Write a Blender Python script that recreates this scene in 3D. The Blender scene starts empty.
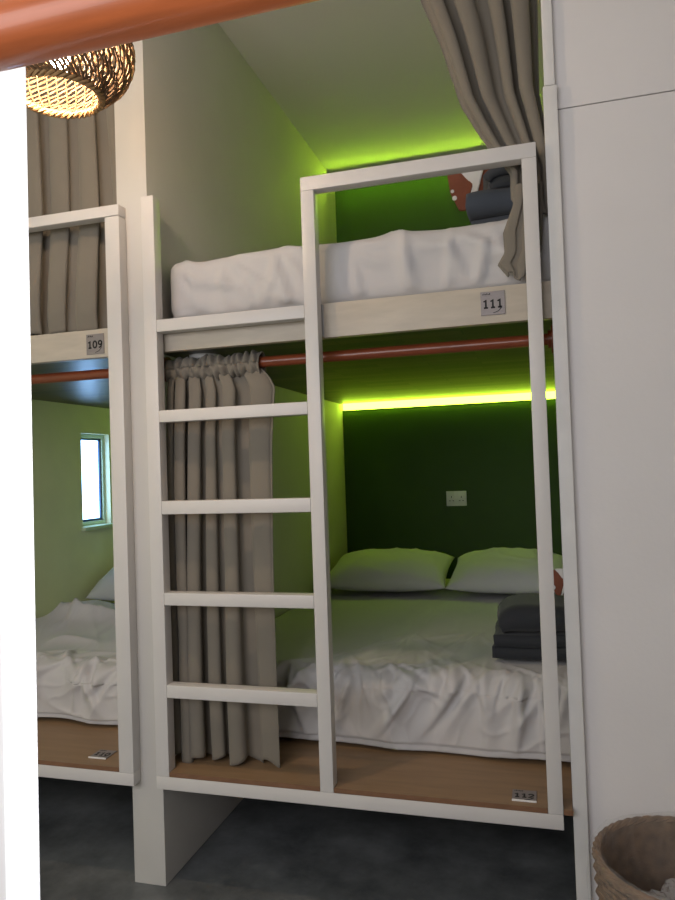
import bpy, bmesh, math, random
from mathutils import Vector, Matrix, noise
random.seed(7)
PI = math.pi
SC = bpy.context.scene
COL = SC.collection

# ------------------------------------------------------------------ materials
def _mat(name):
    m = bpy.data.materials.new(name); m.use_nodes = True
    nt = m.node_tree
    return m, nt, nt.nodes['Principled BSDF']

def mat(name, col, rough=.6, spec=.4, bump=0, bscale=40, vary=0, vscale=6, stretch=(1, 1, 1),
        metal=0, sheen=0, trans=0, ior=1.45, alpha=1, bdist=.004, coat=0, sss=0):
    m, nt, b = _mat(name)
    N, L = nt.nodes, nt.links
    b.inputs['Base Color'].default_value = (*col, 1)
    b.inputs['Roughness'].default_value = rough
    b.inputs['Specular IOR Level'].default_value = spec
    b.inputs['Metallic'].default_value = metal
    b.inputs['Sheen Weight'].default_value = sheen
    b.inputs['Transmission Weight'].default_value = trans
    b.inputs['IOR'].default_value = ior
    b.inputs['Coat Weight'].default_value = coat
    b.inputs['Alpha'].default_value = alpha
    tc = N.new('ShaderNodeTexCoord'); mp = N.new('ShaderNodeMapping')
    mp.inputs['Scale'].default_value = stretch
    L.new(tc.outputs['Object'], mp.inputs['Vector'])
    if vary:
        nz = N.new('ShaderNodeTexNoise'); nz.inputs['Scale'].default_value = vscale
        nz.inputs['Detail'].default_value = 5
        L.new(mp.outputs['Vector'], nz.inputs['Vector'])
        r = N.new('ShaderNodeValToRGB')
        r.color_ramp.elements[0].position = .3; r.color_ramp.elements[1].position = .7
        r.color_ramp.elements[0].color = (*[max(0, c * (1 - vary)) for c in col], 1)
        r.color_ramp.elements[1].color = (*[min(1, c * (1 + vary)) for c in col], 1)
        L.new(nz.outputs['Fac'], r.inputs['Fac']); L.new(r.outputs['Color'], b.inputs['Base Color'])
    if bump:
        n2 = N.new('ShaderNodeTexNoise'); n2.inputs['Scale'].default_value = bscale
        n2.inputs['Detail'].default_value = 4
        L.new(mp.outputs['Vector'], n2.inputs['Vector'])
        bp = N.new('ShaderNodeBump'); bp.inputs['Strength'].default_value = bump
        bp.inputs['Distance'].default_value = bdist
        L.new(n2.outputs['Fac'], bp.inputs['Height']); L.new(bp.outputs['Normal'], b.inputs['Normal'])
    return m

def emit(name, col, s):
    m, nt, b = _mat(name)
    b.inputs['Base Color'].default_value = (*col, 1)
    b.inputs['Emission Color'].default_value = (*col, 1)
    b.inputs['Emission Strength'].default_value = s
    return m

def fabric(name, col, vary=.08, weave=900, bump=.25):
    m, nt, b = _mat(name)
    N, L = nt.nodes, nt.links
    tc = N.new('ShaderNodeTexCoord')
    b.inputs['Roughness'].default_value = .85
    b.inputs['Specular IOR Level'].default_value = .15
    b.inputs['Sheen Weight'].default_value = .15
    nz = N.new('ShaderNodeTexNoise'); nz.inputs['Scale'].default_value = 9; nz.inputs['Detail'].default_value = 6
    L.new(tc.outputs['Object'], nz.inputs['Vector'])
    r = N.new('ShaderNodeValToRGB')
    r.color_ramp.elements[0].color = (*[c * (1 - vary) for c in col], 1)
    r.color_ramp.elements[1].color = (*[min(1, c * (1 + vary)) for c in col], 1)
    L.new(nz.outputs['Fac'], r.inputs['Fac']); L.new(r.outputs['Color'], b.inputs['Base Color'])
    n2 = N.new('ShaderNodeTexNoise'); n2.inputs['Scale'].default_value = weave
    L.new(tc.outputs['Object'], n2.inputs['Vector'])
    bp = N.new('ShaderNodeBump'); bp.inputs['Strength'].default_value = bump; bp.inputs['Distance'].default_value = .001
    L.new(n2.outputs['Fac'], bp.inputs['Height']); L.new(bp.outputs['Normal'], b.inputs['Normal'])
    return m

def slats(name):
    """varnished underside of the upper deck: boards of uneven tone running across"""
    m, nt, b = _mat(name)
    N, L = nt.nodes, nt.links
    tc = N.new('ShaderNodeTexCoord')
    br = N.new('ShaderNodeTexBrick')
    br.inputs['Scale'].default_value = 1
    br.inputs['Brick Width'].default_value = .42; br.inputs['Row Height'].default_value = .075
    br.inputs['Mortar Size'].default_value = .003
    br.inputs['Color1'].default_value = (.015, .011, .007, 1)
    br.inputs['Color2'].default_value = (.13, .09, .05, 1)
    br.inputs['Mortar'].default_value = (.012, .009, .006, 1)
    L.new(tc.outputs['Object'], br.inputs['Vector'])
    nz = N.new('ShaderNodeTexNoise'); nz.inputs['Scale'].default_value = 30
    mp = N.new('ShaderNodeMapping'); mp.inputs['Scale'].default_value = (.3, 3, 1)
    L.new(tc.outputs['Object'], mp.inputs['Vector']); L.new(mp.outputs['Vector'], nz.inputs['Vector'])
    mx = N.new('ShaderNodeMixRGB'); mx.blend_type = 'MULTIPLY'; mx.inputs['Fac'].default_value = .5
    L.new(br.outputs['Color'], mx.inputs['Color1']); L.new(nz.outputs['Color'], mx.inputs['Color2'])
    L.new(mx.outputs['Color'], b.inputs['Base Color'])
    b.inputs['Roughness'].default_value = .36
    b.inputs['Specular IOR Level'].default_value = .3
    return m

def concrete(name):
    m, nt, b = _mat(name)
    N, L = nt.nodes, nt.links
    tc = N.new('ShaderNodeTexCoord')
    nz = N.new('ShaderNodeTexNoise'); nz.inputs['Scale'].default_value = 3.5; nz.inputs['Detail'].default_value = 9
    nz.inputs['Roughness'].default_value = .65
    L.new(tc.outputs['Object'], nz.inputs['Vector'])
    r = N.new('ShaderNodeValToRGB')
    r.color_ramp.elements[0].position = .32; r.color_ramp.elements[0].color = (.062, .070, .076, 1)
    r.color_ramp.elements[1].position = .7; r.color_ramp.elements[1].color = (.20, .215, .225, 1)
    L.new(nz.outputs['Fac'], r.inputs['Fac']); L.new(r.outputs['Color'], b.inputs['Base Color'])
    b.inputs['Roughness'].default_value = .5
    bp = N.new('ShaderNodeBump'); bp.inputs['Strength'].default_value = .2; bp.inputs['Distance'].default_value = .01
    L.new(nz.outputs['Fac'], bp.inputs['Height']); L.new(bp.outputs['Normal'], b.inputs['Normal'])
    return m

WALL = mat('wall_paint', (.76, .735, .735), .75, .2, bump=.12, bscale=60, vary=.025, vscale=2)
WALLD = mat('divider_paint', (.59, .575, .55), .7, .25, bump=.12, bscale=50, vary=.03, vscale=3)
WALLL = mat('left_wall_paint', (.78, .76, .50), .75, .2, bump=.1, bscale=50, vary=.03)
CEIL = mat('ceiling_paint', (.66, .66, .63), .8, .15, bump=.06, bscale=50)
GREEN = mat('dark_green_paint', (.050, .098, .020), .6, .3, bump=.08, bscale=50, vary=.05)
PAINT = mat('white_gloss_paint', (.635, .615, .605), .38, .45, bump=.06, bscale=25, vary=.03, vscale=5)
TRIMP = mat('trim_paint', (.72, .71, .70), .5, .4, bump=.15, bscale=40, vary=.05, vscale=9)
FLOOR = concrete('dark_concrete')
PLYB = mat('brown_laminate', (.27, .172, .095), .42, .4, vary=.1, vscale=5, stretch=(1, 8, 8), bump=.05)
EDGE = mat('laminate_edge', (.20, .105, .06), .5, .4, vary=.12, vscale=12)
FASC = mat('pale_birch_board', (.51, .455, .38), .42, .4, vary=.07, vscale=7, stretch=(1.2, 6, 6), bump=.04)
SLAT = slats('varnished_boards')
REDW = mat('red_brown_wood', (.21, .05, .02), .3, .5, vary=.18, vscale=10, stretch=(1, 8, 8), coat=.2)
ORANGEW = mat('orange_brown_wood', (.42, .105, .03), .42, .5, vary=.2, vscale=10, stretch=(.7, 9, 9), coat=.2)
CURT = fabric('taupe_curtain_cloth', (.212, .190, .158))
SHEET = fabric('white_cotton', (.565, .555, .565), .02, 700, .12)
PILLOWM = fabric('white_pillow_cotton', (.66, .66, .66), .02, 700, .12)
DARK = fabric('charcoal_fleece', (.035, .038, .045), .2, 350, .6)
GREY = fabric('slate_grey_fleece', (.075, .085, .105), .2, 350, .6)
BROWN = mat('red_brown_card', (.21, .065, .035), .55, .3, vary=.12, vscale=20)
WHITEC = mat('white_card', (.75, .74, .74), .6, .3)
PLATE = mat('brushed_grey_plate', (.25, .225, .225), .4, .4, metal=.2, vary=.08, vscale=30, stretch=(1, 12, 1))
INK = mat('black_ink', (.012, .012, .012), .5, .3)
WICK = mat('brown_rattan', (.15, .088, .045), .6, .3, vary=.35, vscale=35, bump=.3, bscale=120)
WICKL = mat('honey_rattan', (.36, .22, .10), .6, .3, vary=.3, vscale=25, bump=.3, bscale=120)
CLEAR = mat('clear_bag_film', (.92, .92, .93), .12, .5, trans=.0, alpha=.09, bump=.6, bscale=16, bdist=.02)
FILM = mat('crumpled_clear_wrap', (.62, .62, .64), .12, .7, alpha=.45, bump=.8, bscale=30, bdist=.02)
PLAST = mat('white_plastic', (.72, .72, .70), .35, .5)
STEEL = mat('zinc_steel', (.45, .45, .46), .35, .5, metal=.9)
DARKP = mat('dark_blue_sash', (.03, .055, .11), .35, .5)
CORDM = mat('black_cord', (.02, .02, .02), .6, .3)
REVEAL = mat('pale_green_reveal', (.62, .72, .50), .7, .2)
LIME = emit('lime_led', (.62, 1.0, .045), 13.0)
LIMEB = emit('lime_led_ceiling', (.62, 1.0, .045), 34.0)
BULB = emit('warm_bulb', (1.0, .74, .50), 540.0)
DAY = emit('daylit_pane', (.32, .58, 1.0), 9.0)

# ------------------------------------------------------------------ mesh helpers
def obj(name, bm, m, parent=None, smooth=True, angle=40):
    me = bpy.data.meshes.new(name)
    bmesh.ops.recalc_face_normals(bm, faces=bm.faces[:])
    bm.to_mesh(me); bm.free()
    me.materials.append(m)
    if smooth:
        for p in me.polygons: p.use_smooth = True
        try: me.set_sharp_from_angle(angle=math.radians(angle))
        except Exception: pass
    o = bpy.data.objects.new(name, me); COL.objects.link(o)
    if parent is not None: o.parent = parent
    return o

def tag(o, label, cat, group=None):
    o['label'] = label; o['category'] = cat
    if group: o['group'] = group
    return o

def thing(name, label, cat, group=None):
    o = bpy.data.objects.new(name, None); COL.objects.link(o)
    o.empty_display_size = .1
    return tag(o, label, cat, group)

def struct(o):
    o['kind'] = 'structure'; return o

def box(bm, x0, x1, y0, y1, z0, z1, bev=0, seg=2):
    vs = [bm.verts.new((x, y, z)) for x in (x0, x1) for y in (y0, y1) for z in (z0, z1)]
    F = [(0, 1, 3, 2), (4, 6, 7, 5), (0, 4, 5, 1), (2, 3, 7, 6), (0, 2, 6, 4), (1, 5, 7, 3)]
    fs = [bm.faces.new([vs[i] for i in f]) for f in F]
    if bev:
        es = list({e for f in fs for e in f.edges})
        bmesh.ops.bevel(bm, geom=es, offset=bev, segments=seg, affect='EDGES', profile=.6)
    return bm

def BX(*a, **k): return box(bmesh.new(), *a, **k)

def tube(bm, pts, r, n=8, caps=True, closed=False, rf=None):
    pts = [Vector(p) for p in pts]; rings = []; m = len(pts)
    prev = None
    for i, p in enumerate(pts):
        if closed: d = pts[(i + 1) % m] - pts[i - 1]
        else: d = pts[min(i + 1, m - 1)] - pts[max(i - 1, 0)]
        d.normalize()
        if prev is None:
            a = Vector((0, 0, 1)) if abs(d.z) < .9 else Vector((1, 0, 0))
            u = d.cross(a).normalized()
        else:
            u = (prev - d * prev.dot(d)).normalized()
        prev = u; w = d.cross(u)
        rr = rf(i / max(1, m - 1)) * r if rf else r
        rings.append([bm.verts.new(p + (u * math.cos(2 * PI * k / n) + w * math.sin(2 * PI * k / n)) * rr) for k in range(n)])
    for i in range(m if closed else m - 1):
        A, B = rings[i], rings[(i + 1) % m]
        for k in range(n):
            bm.faces.new((A[k], A[(k + 1) % n], B[(k + 1) % n], B[k]))
    if caps and not closed:
        bm.faces.new(rings[0][::-1]); bm.faces.new(rings[-1])
    return bm

def lathe(bm, prof, c, n=48, capped=False):
    rings = []
    for r, z in prof:
        rings.append([bm.verts.new((c[0] + r * math.cos(2 * PI * k / n), c[1] + r * math.sin(2 * PI * k / n), c[2] + z)) for k in range(n)])
    for A, B in zip(rings, rings[1:]):
        for k in range(n): bm.faces.new((A[k], A[(k + 1) % n], B[(k + 1) % n], B[k]))
    if capped:
        bm.faces.new(rings[0][::-1]); bm.faces.new(rings[-1])
    return bm

def grid(bm, f, nu, nv):
    V = [[bm.verts.new(f(i / nu, j / nv)) for j in range(nv + 1)] for i in range(nu + 1)]
    for i in range(nu):
        for j in range(nv):
            bm.faces.new((V[i][j], V[i + 1][j], V[i + 1][j + 1], V[i][j + 1]))
    return bm

def solid(o, t, off=0):
    s = o.modifiers.new('thickness', 'SOLIDIFY'); s.thickness = t; s.offset = off
    return o

def N3(x, y, z, s=0): return noise.noise(Vector((x + s * 7.13, y - s * 3.7, z + s * 1.9)))
def ridge(x, y, z, s=0): return 1 - abs(N3(x, y, z, s)) * 2

def rbox(c, size, r, seg, disp=None, top=None):
    """soft rounded block of cloth; disp(p, n) moves a point along its normal"""
    bm = bmesh.new(); h = [s / 2 for s in size]
    for ax in range(3):
        a, b = [i for i in range(3) if i != ax]
        na, nb = max(2, int(size[a] / seg)), max(2, int(size[b] / seg))
        for sg in (-1, 1):
            V = []
            for i in range(na + 1):
                row = []
                for j in range(nb + 1):
                    p = [0, 0, 0]; p[ax] = sg * h[ax]
                    p[a] = -h[a] + size[a] * i / na; p[b] = -h[b] + size[b] * j / nb
                    q = [max(-h[k] + r[k], min(h[k] - r[k], p[k])) for k in range(3)]
                    d = Vector([(p[k] - q[k]) / r[k] for k in range(3)])
                    if d.length > 1e-9: d.normalize()
                    w = Vector([q[k] + d[k] * r[k] for k in range(3)])
                    w = w + Vector(c)
                    if disp: w = w + disp(w, d)
                    row.append(bm.verts.new(w))
                V.append(row)
            for i in range(na):
                for j in range(nb):
                    bm.faces.new((V[i][j], V[i + 1][j], V[i + 1][j + 1], V[i][j + 1]))
    bmesh.ops.remove_doubles(bm, verts=bm.verts[:], dist=1e-5)
    return bm

class Creases:
    """long soft-shouldered folds laid along segments of a cloth's own (a, b) coordinates"""
    def __init__(self, segs): self.S = segs
    @staticmethod
    def fans(seed, anchors, per, lmin, lmax, spread, amp, width, base=-PI / 2):
        R = random.Random(seed); S = []
        for ax, ay in anchors:
            for k in range(per):
                a = base + spread * (2 * (k + R.random()) / per - 1)
                L = R.uniform(lmin, lmax)
                x0, y0 = ax + R.uniform(-.03, .03), ay + R.uniform(-.04, .03)
                S.append((x0, y0, math.cos(a), math.sin(a), L, R.uniform(.6, 1) * amp, R.uniform(.6, 1.2) * width, R.choice((-1, 1)), R.uniform(-.35, .35)))
        return Creases(S)
    def __call__(self, x, y):
        h = 0
        for x0, y0, c, s_, L, am, w, sd, bend in self.S:
            dx, dy = x - x0, y - y0
            t = (dx * c + dy * s_) / L
            if t < -.1 or t > 1.1: continue
            d = (-dx * s_ + dy * c) * sd - bend * L * t * t * sd
            ww = w * (.55 + .9 * t)
            q = d / (ww if d > 0 else ww * 2.4)
            if abs(q) > 2.5: continue
            h += am * math.exp(-q * q) * sstep(-.05, .40, t) * sstep(1.1, .55, t)
        return h
def lerp(a, b, t): return a + (b - a) * t
def sstep(a, b, t):
    t = max(0, min(1, (t - a) / (b - a))); return t * t * (3 - 2 * t)

GLY = {'1': [[(.10, .74), (.36, .98), (.36, .02)], [(.12, .04), (.60, .04)]],
       '0': [[(.34 + .27 * math.sin(a), .5 + .46 * math.cos(a)) for a in [2 * PI * i / 24 for i in range(25)]]],
       '2': [[(.08, .74)] + [(.34 + .25 * math.sin(a), .72 + .24 * math.cos(a)) for a in [-1.2 + 3.4 * i / 12 for i in range(13)]] + [(.08, .06), (.64, .06)]],
       '9': [[(.36 + .25 * math.sin(a), .70 + .26 * math.cos(a)) for a in [2 * PI * i / 20 for i in range(21)]], [(.61, .72), (.58, .42), (.46, .16), (.16, .04)]]}
def numerals(s, size, m, parent, loc, wd):
    bm = bmesh.new(); adv = .80
    for n, ch in enumerate(s):
        ox = (n - (len(s) - 1) / 2) * adv - .36
        for st in GLY[ch]:
            P = [Vector(((ox + x) * size, (y - .5) * size, 0)) for x, y in st]
            L, R = [], []
            for i, p in enumerate(P):
                d = (P[min(i + 1, len(P) - 1)] - P[max(i - 1, 0)]).normalized(); q = Vector((-d.y, d.x, 0)) * wd / 2
                L.append(bm.verts.new(p + q)); R.append(bm.verts.new(p - q))
            fs = [bm.faces.new((L[i], L[i + 1], R[i + 1], R[i])) for i in range(len(P) - 1)]
            e = bmesh.ops.extrude_face_region(bm, geom=fs)
            bmesh.ops.translate(bm, verts=[v for v in e['geom'] if isinstance(v, bmesh.types.BMVert)], vec=(0, 0, .0007))
    o = obj('numerals', bm, m, parent, smooth=False); o.location = loc
    return o

# ------------------------------------------------------------------ dimensions
H = 3.357; YB = 2.504; XL = -1.35; XR = 1.45
ZD = .406                     # top of the lower deck
ZU = 1.820                    # underside of the upper deck
FT = .045                     # frame bar

# ------------------------------------------------------------------ room shell
struct(obj('floor', BX(-1.6, 3.3, -4.2, YB + .12, -.1, 0), FLOOR, smooth=False))
struct(obj('ceiling', BX(-1.6, 3.3, -4.2, YB + .12, H, H + .1), CEIL, smooth=False))
struct(obj('wall_back', BX(-1.6, 3.3, YB, YB + .12, 0, H), GREEN, smooth=False))
struct(obj('wall_front', BX(-1.6, 3.3, -4.2, -4.08, 0, H), WALL, smooth=False))
struct(obj('wall_right', BX(3.2, 3.3, -4.08, .05, 0, H), WALL, smooth=False))
# partition to the right of the bunk, with the seam where its upper sheet sits proud
bm = bmesh.new()
ZS = 2.432
box(bm, XR, 3.2, .09, YB, 0, H)
box(bm, 1.333, 3.2, .05, .0899, 0, ZS, .001, 1)
box(bm, 1.333, 3.2, .048, .0899, ZS + .0022, H, .001, 1)
struct(obj('wall_partition', bm, WALL, smooth=False))
struct(obj('wall_divider', BX(-.12, 0, FT + .001, YB, 0, H, .003, 2), WALLD))
# left wall with its window opening
WY0, WY1, WZ0, WZ1 = 1.515, 1.80, 1.099, 1.658
bm = bmesh.new()
box(bm, XL - .15, XL, -4.08, WY0, 0, H); box(bm, XL - .15, XL, WY1, YB, 0, H)
box(bm, XL - .15, XL, WY0, WY1, 0, WZ0); box(bm, XL - .15, XL, WY0, WY1, WZ1, H)
struct(obj('wall_left', bm, WALLL, smooth=False))
bm = bmesh.new()
def ring(bm, x0, x1, y0, y1, z0, z1, t, bev=.003):
    box(bm, x0, x1, y0, y1, z1 - t, z1, bev); box(bm, x0, x1, y0, y1, z0, z0 + t, bev)
    box(bm, x0, x1, y0, y0 + t, z0 + t, z1 - t, bev); box(bm, x0, x1, y1 - t, y1, z0 + t, z1 - t, bev)
ring(bm, XL - .09, XL - .035, WY0 + .001, WY1 - .001, WZ0 + .001, WZ1 - .001, .022)
win = struct(obj('window_1', bm, REVEAL))
bm = bmesh.new(); ring(bm, XL - .075, XL - .045, WY0 + .024, WY1 - .024, WZ0 + .024, WZ1 - .024, .014)
struct(obj('window_sash', bm, DARKP, win))
struct(obj('window_pane', BX(XL - .062, XL - .058, WY0 + .034, WY1 - .034, WZ0 + .034, WZ1 - .034), DAY, win, smooth=False))
struct(obj('window_sill', BX(XL - .001 + .002, XL + .03, WY0 - .02, WY1 + .02, WZ0 - .024, WZ0 - .002, .004), REVEAL, win))
# corner strip: broad lower length, narrower upper length
struct(obj('trim_1', BX(1.327, 1.3665, .026, .049, .0, 2.497, .003), TRIMP))
struct(obj('trim_2', BX(1.3315, 1.362, .030, .0455, 2.500, H, .003), TRIMP))

# ------------------------------------------------------------------ guard frames
def bar(name, x0, x1, z0, z1, parent, y0=0, y1=FT):
    return obj(name, BX(x0, x1, y0, y1, z0, z1, .003, 2), PAINT, parent)
XS0, XS1, XC0, XC1, XP0, XP1 = .002, .050, .576, .620, 1.2585, 1.3005
ZB0, ZB1, ZT0, ZT1 = .348, .3912, 2.2828, 2.327
fr = thing('guard_frame', 'white painted timber guard frame with ladder rungs in front of bunks 111 and 112', 'bunk frame')
bar('post', XS0, XS1, ZB1, 2.345, fr)
bar('post', XC0, XC1, ZB1, ZT0, fr)
bar('post', XP0, XP1, ZB1, ZT0, fr)
bar('rail', XS0, XP1, ZB0, ZB1, fr)
bar('rail', XC0, XP1, ZT0, ZT1, fr)
for a, b in ((.6521, .6947), (.9592, 1.0008), (1.2625, 1.307), (1.5718, 1.6118), (1.8776, 1.919)):
    bar('rung', XS1, XC0, a, b, fr)
bm = bmesh.new()
box(bm, XP1 - .002, 1.328, .032, .036, .384, .404, .001, 1)
box(bm, 1.306, 1.322, .022, .032, .388, .400, .003, 2)
obj('mounting_bracket', bm, STEEL, fr)['label'] = 'small zinc bracket fixing the frame to the corner strip'

fl = thing('guard_frame', 'white painted guard frame in front of bunk 109, left of the divider wall', 'bunk frame')
bar('post', -.140, -.084, ZB1, ZT0 + .01, fl)
bar('post', -1.340, -1.295, ZB1, ZT0 + .01, fl)
bar('rail', -1.340, -.084, ZB0, ZB1, fl)
bar('rail', -1.340, -.084, 2.295, 2.333, fl)

nf = thing('guard_frame', 'bright white post of the nearest bunk frame at the left picture edge', 'bunk frame')
po = bar('post', .7545, .802, 0.004, H - .004, nf, -1.600, -1.555); po.rotation_euler = (0, .0072, 0)

# ------------------------------------------------------------------ decks and number plates
def number_plate(parent, s, c, w, flat=False):
    """grey plate with black numerals, a tiny line of lettering above and a curved mark below"""
    p = obj('number_plate', BX(-w / 2, w / 2, -w / 2, w / 2, -.0015, .0015, .0006, 1), PLATE, parent)
    p['label'] = 'grey metal plate reading ' + s
    rot = (0, 0, 0) if flat else (PI / 2, 0, 0)
    p.location = c; p.rotation_euler = rot
    numerals(s, w * .36, INK, p, (0, -w * .02, .0013), w * .075)
    bm = bmesh.new()
    x = -w * .42
    for k in range(6):
        ww = w * random.uniform(.03, .055)
        box(bm, x, x + ww, w * .36, w * (.40 + .03 * (k % 2)), .0014, .0019); x += ww + w * .018
    obj('small_lettering', bm, INK, p); bm = bmesh.new()
    pts = [(w * (-.02 + .40 * math.sin(a)), w * (-.05 - .36 * math.cos(a)), .0017) for a in [PI * (.02 + .40 * i / 12) for i in range(13)]]
    tube(bm, pts, w * .014, 6)
    obj('curved_mark', bm, INK, p)
    return p

def upper_deck(x0, x1, seam, num, sx, label):
    t = thing('bunk_deck', label, 'bunk deck')
    if seam:
        obj('fascia_board', BX(x0, seam - .001, .058, .090, ZU, 1.931, .002), FASC, t)
        obj('fascia_board', BX(seam + .001, 1.332, .058, .090, ZU, 1.931, .002), FASC, t)
        bm = BX(seam - .016, seam + .003, .0555, .058, ZU + .004, 1.928, .0008, 1)
        for z in (1.84, 1.90): box(bm, seam - .010, seam - .004, .054, .056, z, z + .006, .001, 1)
        obj('joint_plate', bm, STEEL, t)
    else:
        obj('fascia_board', BX(x0, x1, .058, .090, ZU, 1.921, .002), FASC, t)
    bm = BX(x0, x1, .0905, YB - .075, ZU + .004, ZU + .03)
    obj('slat_panel', bm, SLAT, t, smooth=False)
    obj('top_panel', BX(x0, x1, .0905, YB - .002, ZU + .0305, 1.929), FASC, t, smooth=False)
    number_plate(t, num, (sx, .0560, 1.880 if seam else 1.868), .072)
    return t
upper_deck(.002, XR - .002, .620, '111', 1.158, 'pale birch upper bunk deck with plate 111 on its front board')
upper_deck(XL + .002, -.122, None, '109', -.228, 'pale board upper bunk deck with plate 109, seen left of the divider')

def lower_deck(x0, x1, posts, num, c, label):
    t = thing('bunk_deck', label, 'bunk deck')
    bm = bmesh.new()
    xs = [x0]
    for a, b in posts: xs += [a - .001, b + .001]
    xs.append(min(x1, 1.326))
    # one sheet, notched round the posts
    box(bm, x0, x1, .0908, YB - .002, ZB1 + .001, ZD)
    xe = min(x1, 1.331)
    box(bm, x0, xe, FT + .001, .0909, ZB1 + .001, ZD)
    for i in range(0, len(xs), 2):
        if xs[i + 1] - xs[i] > .01: box(bm, xs[i], xs[i + 1], .002, FT + .0012, ZB1 + .001, ZD)
    obj('deck_panel', bm, PLYB, t, smooth=False)
    bm = bmesh.new()
    for i in range(0, len(xs), 2):
        if xs[i + 1] - xs[i] > .01: box(bm, xs[i], xs[i + 1], .0005, .002, ZB1 + .0005, ZD)
    obj('edge_band', bm, EDGE, t, smooth=False)
    p = number_plate(t, num, c, .070, True)
    obj('plate_lip', BX(-.035, .035, -.0365, -.034, -.0015, .004, .0005, 1), WHITEC, p)
    return t
lower_deck(.002, XR - .01, [(XS0, XS1), (XC0, XC1), (XP0, XP1)], '112', (1.192, .064, ZD + .0017), 'brown laminate lower bunk deck with plate 112 lying near its edge')
lower_deck(XL + .002, -.122, [(XL, -1.295), (-.140, -.12)], '110', (-.262, .088, ZD + .0017), 'brown laminate lower bunk deck left of the divider, plate 110 on it')

# ------------------------------------------------------------------ mattresses and bedding
def wr(x, y, z, s=0):
    """sharp soft-edged creases"""
    w = N3(x * 1.7, y * 1.7, z * 1.7, s + 3) * .8
    a = ridge(x * 2.2 + w, y * 2.2 + w, z * 4.5 + w, s) ** 3
    b = ridge(x * 6 + w * 2, y * 6, z * 7 - w * 2, s + 1) ** 3
    return .7 * a + .3 * b

C111 = Creases.fans(5, [(.10, 2.13), (.26, 2.15), (.45, 2.15), (.68, 2.15), (.86, 2.15), (1.02, 2.15), (1.16, 2.14)], 4, .14, .34, .75, .0175, .010, -PI / 3.2)
def d111(p, n):
    # diagonal pulls on the front face, puckers on the edge
    x, z = p.x, p.z
    t = x * .75 + (z - 2.03) * 1.8
    w = N3(x * 2, z * 3, p.y * 2, 5) * .25
    k = C111(x, z) if n.y < .3 else 0
    k += ridge(t * 3 + w * 2, (x - z) * .8, p.y * 1.0, 2) ** 5 * .010
    k += N3(x * 3, p.y * 3, z * 3, 8) * .012
    if abs(n.x) > .35: k *= .15
    d = Vector(n) * (k - .006)
    if z > 2.02: d.z += (N3(x * 9, p.y * 9, 0, 3) * .005 + N3(x * 3.2, p.y * 3, 0, 11) * .004) * sstep(.55, .0, abs(n.x)) * sstep(.04, .16, x)
    if x > 1.29: d.y = max(d.y, -.004)
    if z < 1.955: d *= .2; d.z = 0
    return d
m = obj('mattress', rbox((.718, 1.275, 2.046), (1.384, 2.35, .224), (.05, .05, .05), .0135, d111), SHEET, angle=180)
tag(m, 'thick mattress in a creased white sheet on the upper deck behind plate 111', 'mattress')

m = obj('mattress', rbox((.725, 1.445, .538), (1.40, 2.08, .258), (.05, .05, .05), .05), SHEET, angle=180)
tag(m, 'mattress on the brown lower deck 112 hidden under the draped white sheet', 'mattress')
m = obj('mattress', rbox((-.735, 1.445, .513), (1.20, 2.08, .208), (.05, .05, .05), .05), SHEET, angle=180)
tag(m, 'mattress on the lower deck left of the divider under a rumpled duvet', 'mattress')

def drape(x0, x1, ytop, yback, ztop, zbot, yfun, amp_top, amp_front, seed, heap=None, nu=230, nv=210, cr=None):
    r = .05
    def f(u, v):
        x = lerp(x0, x1, u)
        yf = yfun(x)
        # path from the deck up the front, over the edge and back
        L1 = ztop - zbot - r; L2 = r * PI / 2; L3 = yback - (yf + r)
        tot = L1 + L2 * 1.5 + L3 * .6; s = v * tot
        if s < L1:
            p = Vector((x, yf - .02 * (1 - s / L1), zbot + s)); n = Vector((0, -1, .1)); top = 0
        elif s < L1 + L2 * 1.5:
            a = (s - L1) / (L2 * 1.5) * PI / 2
            p = Vector((x, yf + r - r * math.cos(a), ztop - r + r * math.sin(a))); n = Vector((0, -math.cos(a), math.sin(a))); top = math.sin(a)
        else:
            q = (s - L1 - L2 * 1.5) / .6
            p = Vector((x, yf + r + q, ztop)); n = Vector((0, 0, 1)); top = 1
        amp = lerp(amp_front, amp_top, top)
        # fans of folds that start at the edge and spread downwards
        sp = s
        wv = N3(x * 1.6, sp * 1.6, 0, seed) * 1.1
        fan = x * 5 + sp * 4.0 * N3(x * 1.1, .3, 0, seed + 2)
        k = (ridge(fan * .6 + wv, sp * 1.1 + wv * .6, 0, seed) ** 3) * .45 + (ridge(x * 9 + wv * 3, sp * 8 - wv * 2, 2, seed + 3) ** 4) * .10 + N3(x * 3, sp * 3, 2, seed + 4) * .5
        if cr: k += cr(x, sp)
        fade = 1
        if v > .93: fade = (1 - v) / .07
        p = p + n * (amp * max(k + .35, 0) * fade * (1 if v > .02 else .6))
        if s < L1: p.z += .010 * N3(x * 4, 0, 0, seed + 6) * (1 - s / L1)
        if heap and top > .5:
            p.z += heap(p.x, p.y)
        return p
    return grid(bmesh.new(), f, nu, nv)
o = obj('bed_sheet', drape(.020, XR - .012, 0, 1.75, .674, ZD + .012, lambda x: .372 - .030 * x + .012 * N3(x * 4, 0, 0, 2), .010, .046, 21, cr=Creases.fans(11, [(.36, .34), (.52, .42), (.66, .36), (.80, .46), (.93, .38), (1.06, .44), (1.20, .36), (1.34, .40), (.72, .60), (1.0, .66)], 8, .18, .46, 1.1, .50, .0105)), SHEET, angle=180)
solid(o, .004); tag(o, 'white wrinkled top sheet hanging over the front of bed 112 under the two pillows', 'bed sheet')

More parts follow.
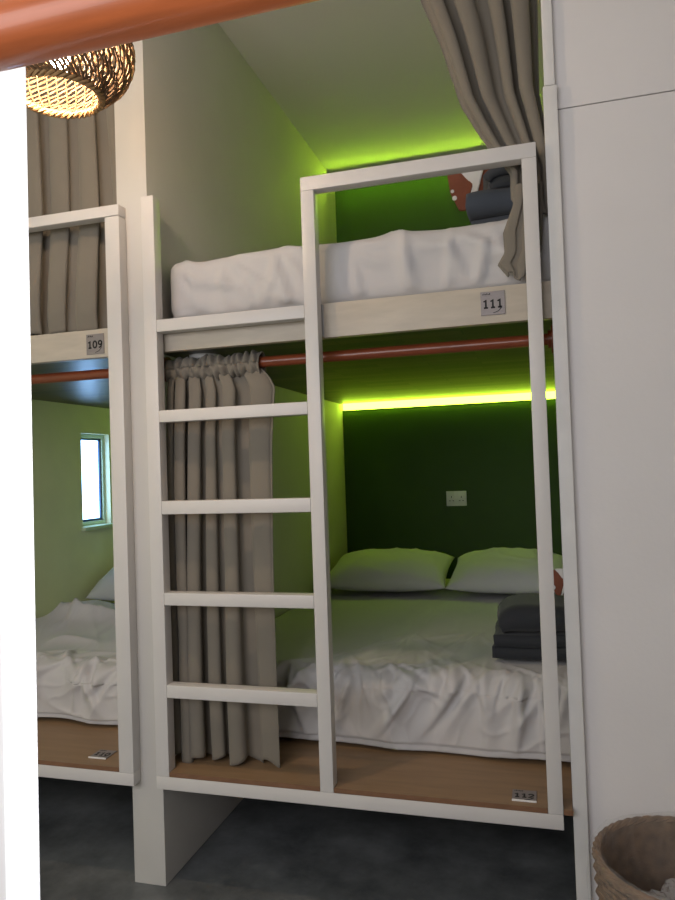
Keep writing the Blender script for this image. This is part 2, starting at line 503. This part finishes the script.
def heap(x, y):
    g = math.exp(-((x + .95) ** 2) / .10 - ((y - .95) ** 2) / .06)
    c = ridge(x * 3 + y * 2, y * 3.5, 0, 9) ** 3
    return g * (.07 + .05 * c) + .025 * c * sstep(.5, .8, y) * sstep(1.42, 1.2, y)
o = obj('duvet', drape(XL + .03, -.135, 0, 1.42, .624, ZD + .012, lambda x: .375 + .012 * N3(x * 4, 0, 0, 7), .022, .060, 33, heap, cr=Creases.fans(12, [(-1.2, .30), (-1.0, .34), (-.86, .30), (-.72, .36), (-.58, .30), (-.44, .36), (-.3, .32), (-.95, .7), (-.7, .75), (-.5, .7)], 7, .14, .36, 1.4, .50, .011)), SHEET, angle=180)
solid(o, .006); tag(o, 'rumpled white duvet heaped on the lower bed left of the divider', 'duvet')

def pillow_bm(c, w, d, t, tilt, seed, rz=0):
    bm = bmesh.new()
    nu, nv = 46, 34
    def f(sgn):
        def g(u, v):
            a, b = u * 2 - 1, v * 2 - 1
            e = max(0, (1 - abs(a) ** 2.6)) ** .55 * max(0, (1 - abs(b) ** 2.6)) ** .55
            pinch = 1 - .09 * (abs(a) ** 2) * (1 - b * b) * 0 - .06 * (1 - abs(b) ** 2) * abs(a) ** 6
            x = a * w / 2 * (1 - .05 * (1 - b * b) * abs(a) ** 5); y = b * d / 2 * (1 - .07 * (1 - a * a) * abs(b) ** 5)
            z = sgn * e * t / 2 * (1.25 if sgn > 0 else .75)
            wr_ = (ridge(x * 7 + seed, y * 5, sgn, seed) ** 4) * .010 * e + N3(x * 5, y * 5, sgn, seed) * .014 * e
            z += sgn * wr_ if sgn > 0 else -abs(wr_) * .2
            return Vector((x, y, z))
        return g
    grid(bm, f(1), nu, nv); grid(bm, f(-1), nu, nv)
    bmesh.ops.remove_doubles(bm, verts=bm.verts[:], dist=2e-4)
    M = Matrix.Translation(c) @ Matrix.Rotation(rz, 4, 'Z') @ Matrix.Rotation(tilt, 4, 'X')
    bm.transform(M)
    return bm
def pillow(c, w, d, t, tilt, seed, rz, label, group=None):
    o = obj('pillow', pillow_bm(Vector(c), w, d, t, tilt, seed, rz), PILLOWM, angle=180)
    return tag(o, label, 'pillow', group)
pillow((.405, 1.93, .785), .71, .56, .172, .17, 1.3, .02, 'plump white pillow at the left, under the socket side of bed 112', 'pillows on bed 112')
pillow((1.085, 1.93, .783), .64, .56, .168, .17, 2.7, -.02, 'plump white pillow at the right of bed 112, behind the dark blankets', 'pillows on bed 112')
pillow((-1.035, 1.70, .765), .56, .50, .19, .30, 4.1, .08, 'white pillow under the small window on the bed left of the divider', 'pillow')

# folded blankets: a strip of cloth folded over and over, built as a rolled edge slab
def folded(c, w, d, h, folds, seed, m, name, label, cat, rz=0, sag=.0):
    """a cloth folded into layers: a serpentine section in the Y-Z plane swept along X"""
    t = h / folds; path = []
    n = 10
    for k in range(folds):
        z = t * (k + .5); fw = k % 2 == 0
        for i in range(n + 1):
            q = i / n; y = lerp(-d / 2 + t / 2, d / 2 - t / 2, q if fw else 1 - q)
            path.append((y, z))
        if k < folds - 1:
            for i in range(1, 5):
                a = i / 5 * PI; s = 1 if fw else -1
                path.append((s * (d / 2 - t / 2) + s * math.sin(a) * t / 2, z + t / 2 - math.cos(a) * t / 2))
    th = t * .46
    def f(u, v):
        x = lerp(-w / 2, w / 2, u); i = v * (len(path) - 1); a = int(min(i, len(path) - 2)); q = i - a
        y = lerp(path[a][0], path[a + 1][0], q); z = lerp(path[a][1], path[a + 1][1], q)
        z += N3(x * 6, y * 6, z * 9, seed) * t * .14
        y += N3(x * 5, z * 30, 1, seed) * t * .35
        x += N3(y * 5, z * 30, 2, seed) * .012
        e = abs(u * 2 - 1) ** 5
        z *= 1 - sag * e; y *= 1 - .25 * sag * e
        return Vector((x, y, z))
    o = obj(name, grid(bmesh.new(), f, 26, len(path) - 1), m, angle=180)
    solid(o, th * 1.9)
    o.location = c; o.rotation_euler = (0, 0, rz)
    return tag(o, label, cat)
folded((1.235, .585, .702), .285, .30, .088, 2, 1, DARK, 'blanket', 'charcoal folded blanket lying directly on bed 112, lower of the pair', 'blanket', 0, .05)
folded((1.245, .590, .795), .26, .255, .100, 2, 4, DARK, 'blanket', 'charcoal blanket folded in a fat roll, upper of the pair on bed 112', 'blanket', PI + .06, .5)
folded((1.205, .335, 2.166), .235, .24, .13, 3, 7, GREY, 'blanket', 'slate grey folded blanket lying on the upper mattress beside the curtain', 'blanket', -.03, .05)
folded((1.240, .330, 2.300), .20, .22, .072, 2, 9, GREY, 'blanket', 'slate grey rolled blanket on top of the stack on the upper mattress', 'blanket', .10, .45)

# brown packets with a white collar between two pointed flaps
def packet(label, loc, rz, s=1):
    t = thing('paper_packet', label, 'packet')
    t.location = loc; t.rotation_euler = (0, 0, rz)
    def flap(name, pts, y, th, m, bend=.0):
        bm = bmesh.new()
        a = [bm.verts.new((x * s, y + bend * x, z * s)) for x, z in pts]
        b = [bm.verts.new((x * s, y + th + bend * x, z * s)) for x, z in pts]
        bm.faces.new(a); bm.faces.new(b[::-1])
        for i in range(len(pts)): bm.faces.new((a[i], a[(i + 1) % len(pts)], b[(i + 1) % len(pts)], b[i]))
        bmesh.ops.bevel(bm, geom=bm.edges[:], offset=.0025, segments=2, affect='EDGES')
        return obj(name, bm, m, t)
    f1 = flap('left_flap', [(-.135, .165), (-.085, .170), (-.030, .105), (-.062, .0), (-.090, .004), (-.125, .085)], -.012, .018, BROWN, -.08)
    for x, z, r in ((-.115, .085, .0065), (-.107, .055, .009)):
        bm = bmesh.new()
        M = Matrix.Translation((x * s, -.012 - .08 * x - .002, z * s)) @ Matrix.Rotation(PI / 2, 4, 'X')
        bmesh.ops.create_cone(bm, cap_ends=True, segments=14, radius1=r, radius2=r, depth=.004, matrix=M)
        obj('white_spot', bm, WHITEC, f1)
    flap('right_flap', [(.005, .172), (.095, .178), (.115, .09), (.10, .0), (-.050, .0), (-.022, .06)], .004, .022, BROWN, .06)
    flap('collar', [(-.095, .180), (.020, .180), (-.010, .075), (-.052, -.002), (-.060, .010), (-.028, .098)], -.006, .012, WHITEC)
    return t
packet('red-brown packet with white collar standing behind the slate grey blankets, upper bunk', (1.100, .570, 2.352), .06, .90)
packet('red-brown packet mostly hidden by the frame post, on the charcoal blankets of bed 112', (1.362, .62, .90), -.1, .55)
# a low support for the upper packet: it leans on the folded towel behind the blankets
folded((1.185, .585, 2.164), .20, .15, .185, 5, 12, SHEET, 'towel', 'white folded towel under the red-brown packet on the upper mattress', 'towel')

# ------------------------------------------------------------------ curtain rods and curtains
def rod(name, x0, x1, y, z, r, m, label, cat='curtain rod', flange=()):
    t = thing(name, label, cat)
    obj('pole', tube(bmesh.new(), [(lerp(x0, x1, i / 12), y, z) for i in range(13)], r, 32), m, t)
    for x, s in flange:
        bm = bmesh.new()
        tube(bm, [(x, y, z), (x + s * .012, y, z), (x + s * .0121, y, z), (x + s * .022, y, z)], r, 28, rf=lambda q: 2.4 if q < .5 else 1.5)
        obj('end_socket', bm, m, t)
    return t
RZ = 1.7705
rod('curtain_rod', .002, XR - .002, .14, RZ, .0185, REDW, 'red-brown wooden curtain rod running behind the ladder frame under the upper deck', flange=((1.336, -1), (.002, 1)))
rod('curtain_rod', XL + .002, -.122, .14, 1.773, .0185, REDW, 'red-brown wooden curtain rod left of the divider, over the window bunk')
rod('curtain_rod', XL + .002, 3.198, -1.70, 1.7245, .0215, ORANGEW, 'thick orange-brown rod crossing the top left corner close to the viewer')
rod('curtain_rod', .002, XR - .002, .12, 3.20, .0155, REDW, 'high red-brown rod carrying the curtain swept to the right', flange=((XR - .002, -1), (.002, 1)))
rod('curtain_rod', XL + .002, -.122, .12, 3.20, .0155, REDW, 'high red-brown rod carrying the drawn curtain left of the divider', flange=((-.122, -1),))

def interp(rows, z):
    if z >= rows[0][0]: return rows[0][1:]
    for a, b in zip(rows, rows[1:]):
        if z >= b[0]:
            t = (a[0] - z) / (a[0] - b[0])
            return [lerp(p, q, t) for p, q in zip(a[1:], b[1:])]
    return rows[-1][1:]
def fold_phase(u, nf, z, seed, gather=1):
    u = 1 - (1 - u) ** gather
    uu = u + .055 * N3(u * 3.1, z * .35, 0, seed) + .022 * N3(u * 8, z * .8, 1, seed)
    return uu * nf * 2 * PI + seed
def cloth_rows(rows, nf, seed, nu=220, nv=110, hem=None, over=.55, gather=1):
    ztop = rows[0][0]; zbot = rows[-1][0]
    def f(u, v):
        z = lerp(ztop, zbot, v)
        xl, xr, yc, amp = interp(rows, z)
        ph = fold_phase(u, nf, z, seed, gather)
        dep = .62 + .55 * N3(u * nf * .55, z * .5, 3, seed)          # some folds are deep, some shallow
        w = dep * math.sin(ph) + .22 * N3(u * nf * 1.7, z * 1.6, 2, seed)
        sp = (xr - xl) / nf
        x = lerp(xl, xr, u) - over * sp * .5 * dep * math.sin(2 * ph) * sstep(0, .06, u) * sstep(1, .94, u)
        zz = z + (hem(u) * sstep(.75, 1, v) if hem else 0)
        return Vector((x, yc + amp * w, zz))
    return grid(bmesh.new(), f, nu, nv)
def sleeve(x0, x1, y, z, r, seed, frill=True):
    """gathered rod pocket"""
    def f(u, v):
        x = lerp(x0, x1, u); a = v * 2 * PI
        rr = r * (1.0 + .42 * N3(x * 70, math.cos(a) * .8, math.sin(a) * .8, seed) + .12 * math.sin(x * 230 + 2.4 * math.sin(a) + 5 * N3(x * 12, 0, 0, seed)))
        return Vector((x + .006 * N3(x * 30, a, 0, seed + 1), y - rr * math.cos(a), z + rr * math.sin(a) * 1.05))
    bm = grid(bmesh.new(), f, 120, 22)
    bmesh.ops.remove_doubles(bm, verts=bm.verts[:], dist=1e-6)
    return bm

t = thing('curtain', 'taupe curtain gathered to the left on the red-brown rod behind the ladder', 'curtain')
rows = [(1.748, .018, .372, .136, .010), (1.715, .020, .405, .126, .026), (1.68, .020, .425, .122, .036), (1.5, .016, .412, .120, .042), (1.1, .012, .405, .120, .046), (.7, .010, .402, .120, .048), (.418, .012, .402, .122, .050)]
o = obj('drape', cloth_rows(rows, 5.4, 3, hem=lambda u: .012 * math.sin(u * 30), gather=1.7), CURT, t, angle=180); solid(o, .003)
o = obj('rod_pocket', sleeve(.012, .372, .14, RZ - .004, .036, 2), CURT, t, angle=180); solid(o, .002)

t = thing('curtain', 'taupe curtain swept to the right and knotted over the frame of upper bunk 111', 'curtain')
rows = [(3.19, .88, 1.325, .12, .030), (2.90, .965, 1.325, .125, .042), (2.75, 1.020, 1.322, .125, .050), (2.54, 1.078, 1.318, .120, .050),
        (2.45, 1.122, 1.330, .115, .044), (2.38, 1.160, 1.338, .110, .036), (2.33, 1.195, 1.345, .100, .030), (2.28, 1.222, 1.352, .092, .024), (2.20, 1.222, 1.352, .084, .018), (2.14, 1.26, 1.35, .080, .012)]
o = obj('drape', cloth_rows(rows, 4.0, 8, 220, 120, over=.4), CURT, t, angle=180); solid(o, .003)
rows = [(2.235, 1.238, 1.312, .070, .012), (2.17, 1.228, 1.310, .062, .012), (2.09, 1.196, 1.306, .060, .013), (2.03, 1.198, 1.300, .061, .010), (1.995, 1.176, 1.290, .062, .012), (1.955, 1.205, 1.268, .062, .008)]
o = obj('tail', cloth_rows(rows, 2.1, 15, 60, 50, hem=lambda u: .014 * math.sin(u * 9)), CURT, t, angle=180); solid(o, .004)
o = obj('rod_pocket', sleeve(.87, 1.325, .12, 3.20, .032, 5), CURT, t, angle=180); solid(o, .002)

t = thing('curtain', 'taupe curtain drawn across upper bunk 109 behind its frame', 'curtain')
rows = [(3.19, -1.25, -.15, .12, .030), (2.75, -1.25, -.150, .12, .034), (2.36, -1.25, -.145, .115, .030), (2.22, -1.25, -.150, .105, .034), (2.10, -1.25, -.150, .096, .042), (1.99, -1.25, -.155, .094, .036), (1.9225, -1.25, -.160, .100, .022)]
o = obj('drape', cloth_rows(rows, 9.5, 4, 420, 110, hem=lambda u: .006 * math.sin(u * 41) + .006), CURT, t, angle=180); solid(o, .003)
o = obj('rod_pocket', sleeve(-1.25, -.15, .12, 3.20, .032, 6), CURT, t, angle=180); solid(o, .002)

# ------------------------------------------------------------------ light strips
def led(x0, x1, z0, z1, label, m, y0=YB - .022):
    t = thing('light_strip', label, 'light strip')
    bm = BX(x0 - .006, x1 + .006, YB - .010, YB, z0 - .003, z1 + .003, .002)
    obj('channel', bm, PLAST, t)
    obj('diffuser', BX(x0 + .002, x1 - .002, y0, YB - .0102, z0, z1, .003), m, t)
    return t
led(.006, XR - .006, 1.784, 1.829, 'glowing lime light strip along the back wall above bed 112', LIME)
led(XL + .006, -.126, 1.784, 1.829, 'glowing lime light strip along the back wall of the lower bunk left of the divider', LIME)
t = thing('light_strip', 'glowing lime light strip at ceiling height behind upper bunk 111', 'light strip')
bm = BX(0, XR, 2.345, 2.3805, 3.268, 3.2715); box(bm, 0, XR, 2.3815, 2.385, 3.2765, 3.297); box(bm, 0, XR, 2.339, 2.3815, 3.2935, 3.297)  # unseen plates, shaped to keep direct light off back wall and ceiling
obj('channel', bm, PLAST, t, smooth=False)
obj('diffuser', BX(.004, XR - .004, 2.350, 2.380, 3.272, 3.2928, .003), LIMEB, t)

# round puck lamp under the deck, half hidden by the gathered curtain
t = thing('puck_light', 'round whitish puck lamp under deck 111 above the gathered curtain', 'lamp')
lathe(b1 := bmesh.new(), [(.0, .0), (.052, .0), (.055, .004), (.055, .016), (.0, .016)], (.118, .215, ZU - .0125), 32)
obj('housing', b1, PLAST, t)
lathe(b1 := bmesh.new(), [(.0, -.006), (.03, -.005), (.046, .0), (.046, .004)], (.118, .215, ZU - .0130), 32)
obj('lens', b1, WHITEC, t)

# ------------------------------------------------------------------ socket
t = thing('wall_socket', 'white double wall socket on the dark green wall above the pillows', 'wall socket')
obj('face_plate', BX(.679, .808, YB - .009, YB - .0005, 1.126, 1.222, .003), PLAST, t)
for cx in (.712, .775):
    bm = bmesh.new()
    for dx, dz, w, h in ((0, .014, .004, .012), (-.011, -.010, .009, .004), (.011, -.010, .009, .004)):
        box(bm, cx + dx - w / 2, cx + dx + w / 2, YB - .0098, YB - .0088, 1.170 + dz - h / 2, 1.170 + dz + h / 2)
    obj('pin_slots', bm, INK, t)
for cx in (.728, .759):
    obj('rocker_switch', BX(cx - .006, cx + .006, YB - .0125, YB - .0088, 1.192, 1.212, .001), PLAST, t)

# ------------------------------------------------------------------ woven pendant lamp
LC = Vector((.135, -.60, 0))
prof = [(r_ * .93, 2.372 + (z_ - 2.352) * .93) for r_, z_ in [(.112, 2.352), (.150, 2.378), (.183, 2.412), (.200, 2.455), (.200, 2.495), (.186, 2.540), (.160, 2.578), (.120, 2.610), (.072, 2.632), (.036, 2.642)]]
def prof_at(s):
    i = s * (len(prof) - 1); a = int(min(i, len(prof) - 2)); q = i - a
    p0 = prof[max(a - 1, 0)]; p1 = prof[a]; p2 = prof[a + 1]; p3 = prof[min(a + 2, len(prof) - 1)]
    def cr(k): return .5 * (2 * p1[k] + (p2[k] - p0[k]) * q + (2 * p0[k] - 5 * p1[k] + 4 * p2[k] - p3[k]) * q * q + (3 * p1[k] - p0[k] - 3 * p2[k] + p3[k]) * q ** 3)
    return cr(0), cr(1)
t = thing('pendant_lamp', 'round woven rattan pendant lamp glowing warm at the upper left', 'pendant lamp')
bm = bmesh.new()
NR = 46
for n_, dirn, tw, rr, off in ((62, -1, 2.5, .0040, 0), (NR, 1, .12, .0026, -.004)):
    for k in range(n_):
        a0 = 2 * PI * k / n_; pts = []
        for i in range(41):
            s = i / 40; r, z = prof_at(s)
            a = a0 + dirn * tw * s
            if dirn < 0: r += .0028 * math.sin(a * NR / 2 + k * PI)
            pts.append((LC.x + (r + off) * math.cos(a), LC.y + (r + off) * math.sin(a), z))
        tube(bm, pts, rr, 5, rf=(lambda q: 1 - .45 * q))
obj('woven_shade', bm, WICK, t)
bm = bmesh.new()
for k in range(3):
    pts = []
    for i in range(120):
        a = 2 * PI * i / 120; q = .105 + .006 * math.cos(a * 14 + k * 2 * PI / 3)
        pts.append((LC.x + q * math.cos(a), LC.y + q * math.sin(a), 2.372 + .006 * math.sin(a * 14 + k * 2 * PI / 3)))
    tube(bm, pts, .0042, 6, closed=True)
obj('rim', bm, WICKL, t)['label'] = 'honey-coloured plaited rim'
lathe(b1 := bmesh.new(), [(.0005, -.045), (.020, -.040), (.031, -.022), (.033, .0), (.026, .022), (.015, .040), (.013, .060)], (LC.x, LC.y, 2.490), 24)
obj('bulb', b1, BULB, t)
lathe(b1 := bmesh.new(), [(.0005, 0), (.017, 0), (.018, .06), (.036, .088), (.036, .094), (.004, .10)], (LC.x, LC.y, 2.552), 24)
obj('lamp_holder', b1, CORDM, t)
obj('cord', tube(bmesh.new(), [(LC.x, LC.y, lerp(2.64, H - .02, i / 10)) for i in range(11)], .003, 8), CORDM, t)
lathe(b1 := bmesh.new(), [(.001, 0), (.045, .006), (.05, .02), (.05, .0245), (.001, .0245)], (LC.x, LC.y, H - .025), 32)
obj('ceiling_rose', b1, PLAST, t)

# ------------------------------------------------------------------ waste basket
BC = (1.588, -.215); BR = .225; BH = .405
t = thing('waste_basket', 'brown woven waste basket with a clear liner against the right wall', 'waste basket')
def bprof(s):                                   # s 0 floor .. 1 rim
    return lerp(.165, .215, s) + .010 * math.sin(s * PI)
bm = bmesh.new()
lathe(bm, [(.0005, .004), (.16, .004), (.165, .012)] + [(bprof(s) - .006, BH * s) for s in [i / 12 for i in range(1, 13)]] + [(bprof(s) - .010, BH * s) for s in [1 - i / 12 for i in range(0, 12)]] + [(.155, .016), (.0005, .016)], (BC[0], BC[1], 0), 64)
obj('lining', bm, WICK, t)
bm = bmesh.new()
for j in range(26):
    s = (j + .5) / 26; r = bprof(s); pts = []
    for i in range(112):
        a = 2 * PI * i / 112
        q = r + .004 * math.sin(a * 28 + j * PI)
        pts.append((BC[0] + q * math.cos(a), BC[1] + q * math.sin(a), BH * s))
    tube(bm, pts, .0072, 6, closed=True)
obj('woven_wall', bm, WICK, t)
bm = bmesh.new()
for k in range(3):
    pts = []
    for i in range(140):
        a = 2 * PI * i / 140
        q = .214 + .004 * math.cos(a * 15 + k * 2 * PI / 3)
        pts.append((BC[0] + q * math.cos(a), BC[1] + q * math.sin(a), BH + .002 + .004 * math.sin(a * 15 + k * 2 * PI / 3)))
    tube(bm, pts, .0075, 6, closed=True)
obj('rim', bm, WICK, t)
def linerf(u, v):
    a = u * 2 * PI
    # inside floor -> up the wall -> over the rim -> down the outside
    if v < .25: q = v / .25; r, z = .13 * q + .005, .05
    elif v < .68: q = (v - .25) / .43; r, z = lerp(.135, .198, q), lerp(.05, BH + .012, q)
    elif v < .76: q = (v - .68) / .08; r, z = .198 + .034 * q, BH + .012 + .010 * math.sin(q * PI)
    else: q = (v - .76) / .24; r, z = .232 + .006 * q, BH + .010 - .12 * q
    k = .007 * ridge(math.cos(a) * 3, math.sin(a) * 3, v * 4, 5) ** 2 + .006 * N3(math.cos(a) * 6, math.sin(a) * 6, v * 6, 2)
    if v < .68: r = max(.003, r - abs(k))
    else: r += abs(k) * .6
    return Vector((BC[0] + r * math.cos(a), BC[1] + r * math.sin(a), z + (0.006 * N3(math.cos(a) * 5, math.sin(a) * 5, 3, 4))))
bm = grid(bmesh.new(), linerf, 120, 44); bmesh.ops.remove_doubles(bm, verts=bm.verts[:], dist=1e-6)
o = obj('plastic_liner', bm, CLEAR, t, angle=180); o['label'] = 'thin clear plastic bag folded over the rim'
def crumple(name, c, r, seed, label, m, sq=.7):
    bm = bmesh.new(); bmesh.ops.create_icosphere(bm, subdivisions=5, radius=1)
    for v in bm.verts:
        p = v.co.copy()
        k = 1 + .28 * N3(p.x * 1.6, p.y * 1.6, p.z * 1.6, seed) - .22 * ridge(p.x * 2.5, p.y * 2.5, p.z * 2.5, seed + 1) ** 2 + .08 * ridge(p.x * 7, p.y * 7, p.z * 7, seed + 2)
        v.co = Vector((p.x * k * r, p.y * k * r, p.z * k * r * sq)) + Vector(c)
    o = obj(name, bm, m, angle=25)
    return tag(o, label, 'wrapper')
crumple('plastic_wrapper', (1.605, -.165, .235), .118, 3, 'crumpled clear plastic wrapper lying in the waste basket near the wall', FILM)
crumple('plastic_wrapper', (1.56, -.31, .15), .085, 6, 'crumpled clear plastic wrapper deep in the waste basket, nearer the viewer', FILM)

# ------------------------------------------------------------------ added fill lights and world
def area(name, loc, aim, sx, sy, power, col, spread=180):
    l = bpy.data.lights.new(name, 'AREA'); l.shape = 'RECTANGLE'; l.size = sx; l.size_y = sy
    l.energy = power; l.color = col; l.spread = math.radians(spread)
    o = bpy.data.objects.new(name, l); COL.objects.link(o)
    o.location = loc; o.rotation_euler = (Vector(aim) - Vector(loc)).to_track_quat('-Z', 'Y').to_euler()
    return o
# soft fill added behind the viewer, stands for no known source
area('fill_behind', (.1, -3.0, 1.95), (.5, 0, 1.3), 2.2, 1.2, 46, (.985, .97, 1.0))
# unseen light added to brighten the near post
area('near_post_fill', (1.78, -1.66, 1.4), (.81, -1.575, 1.4), .10, .9, 5.0, (.90, .94, 1.0), 60)

w = bpy.data.worlds.new('World'); SC.world = w; w.use_nodes = True
w.node_tree.nodes['Background'].inputs['Color'].default_value = (.6, .75, 1, 1)
w.node_tree.nodes['Background'].inputs['Strength'].default_value = .3

# ------------------------------------------------------------------ camera
cam = bpy.data.cameras.new('camera'); co = bpy.data.objects.new('camera', cam); COL.objects.link(co)
yaw, pitch, roll = [math.radians(a) for a in (15.9681, 1.4192, 1.9623)]
fw = Vector((-math.sin(yaw) * math.cos(pitch), math.cos(yaw) * math.cos(pitch), math.sin(pitch)))
rt = Vector((math.cos(yaw), math.sin(yaw), 0)); up = rt.cross(fw)
R = rt * math.cos(roll) - up * math.sin(roll); U = up * math.cos(roll) + rt * math.sin(roll)
M = Matrix((R, U, -fw)).transposed().to_4x4(); M.translation = Vector((1.2795, -2.1289, 1.3996))
co.matrix_world = M
cam.sensor_fit = 'VERTICAL'; cam.sensor_height = 36; cam.lens = 710.15 / 900 * 36
cam.clip_start = .02
SC.camera = co

SC.view_settings.view_transform = 'Standard'; SC.view_settings.look = 'None'
SC.view_settings.gamma = 1; SC.view_settings.use_curve_mapping = False
SC.view_settings.exposure = -0.06
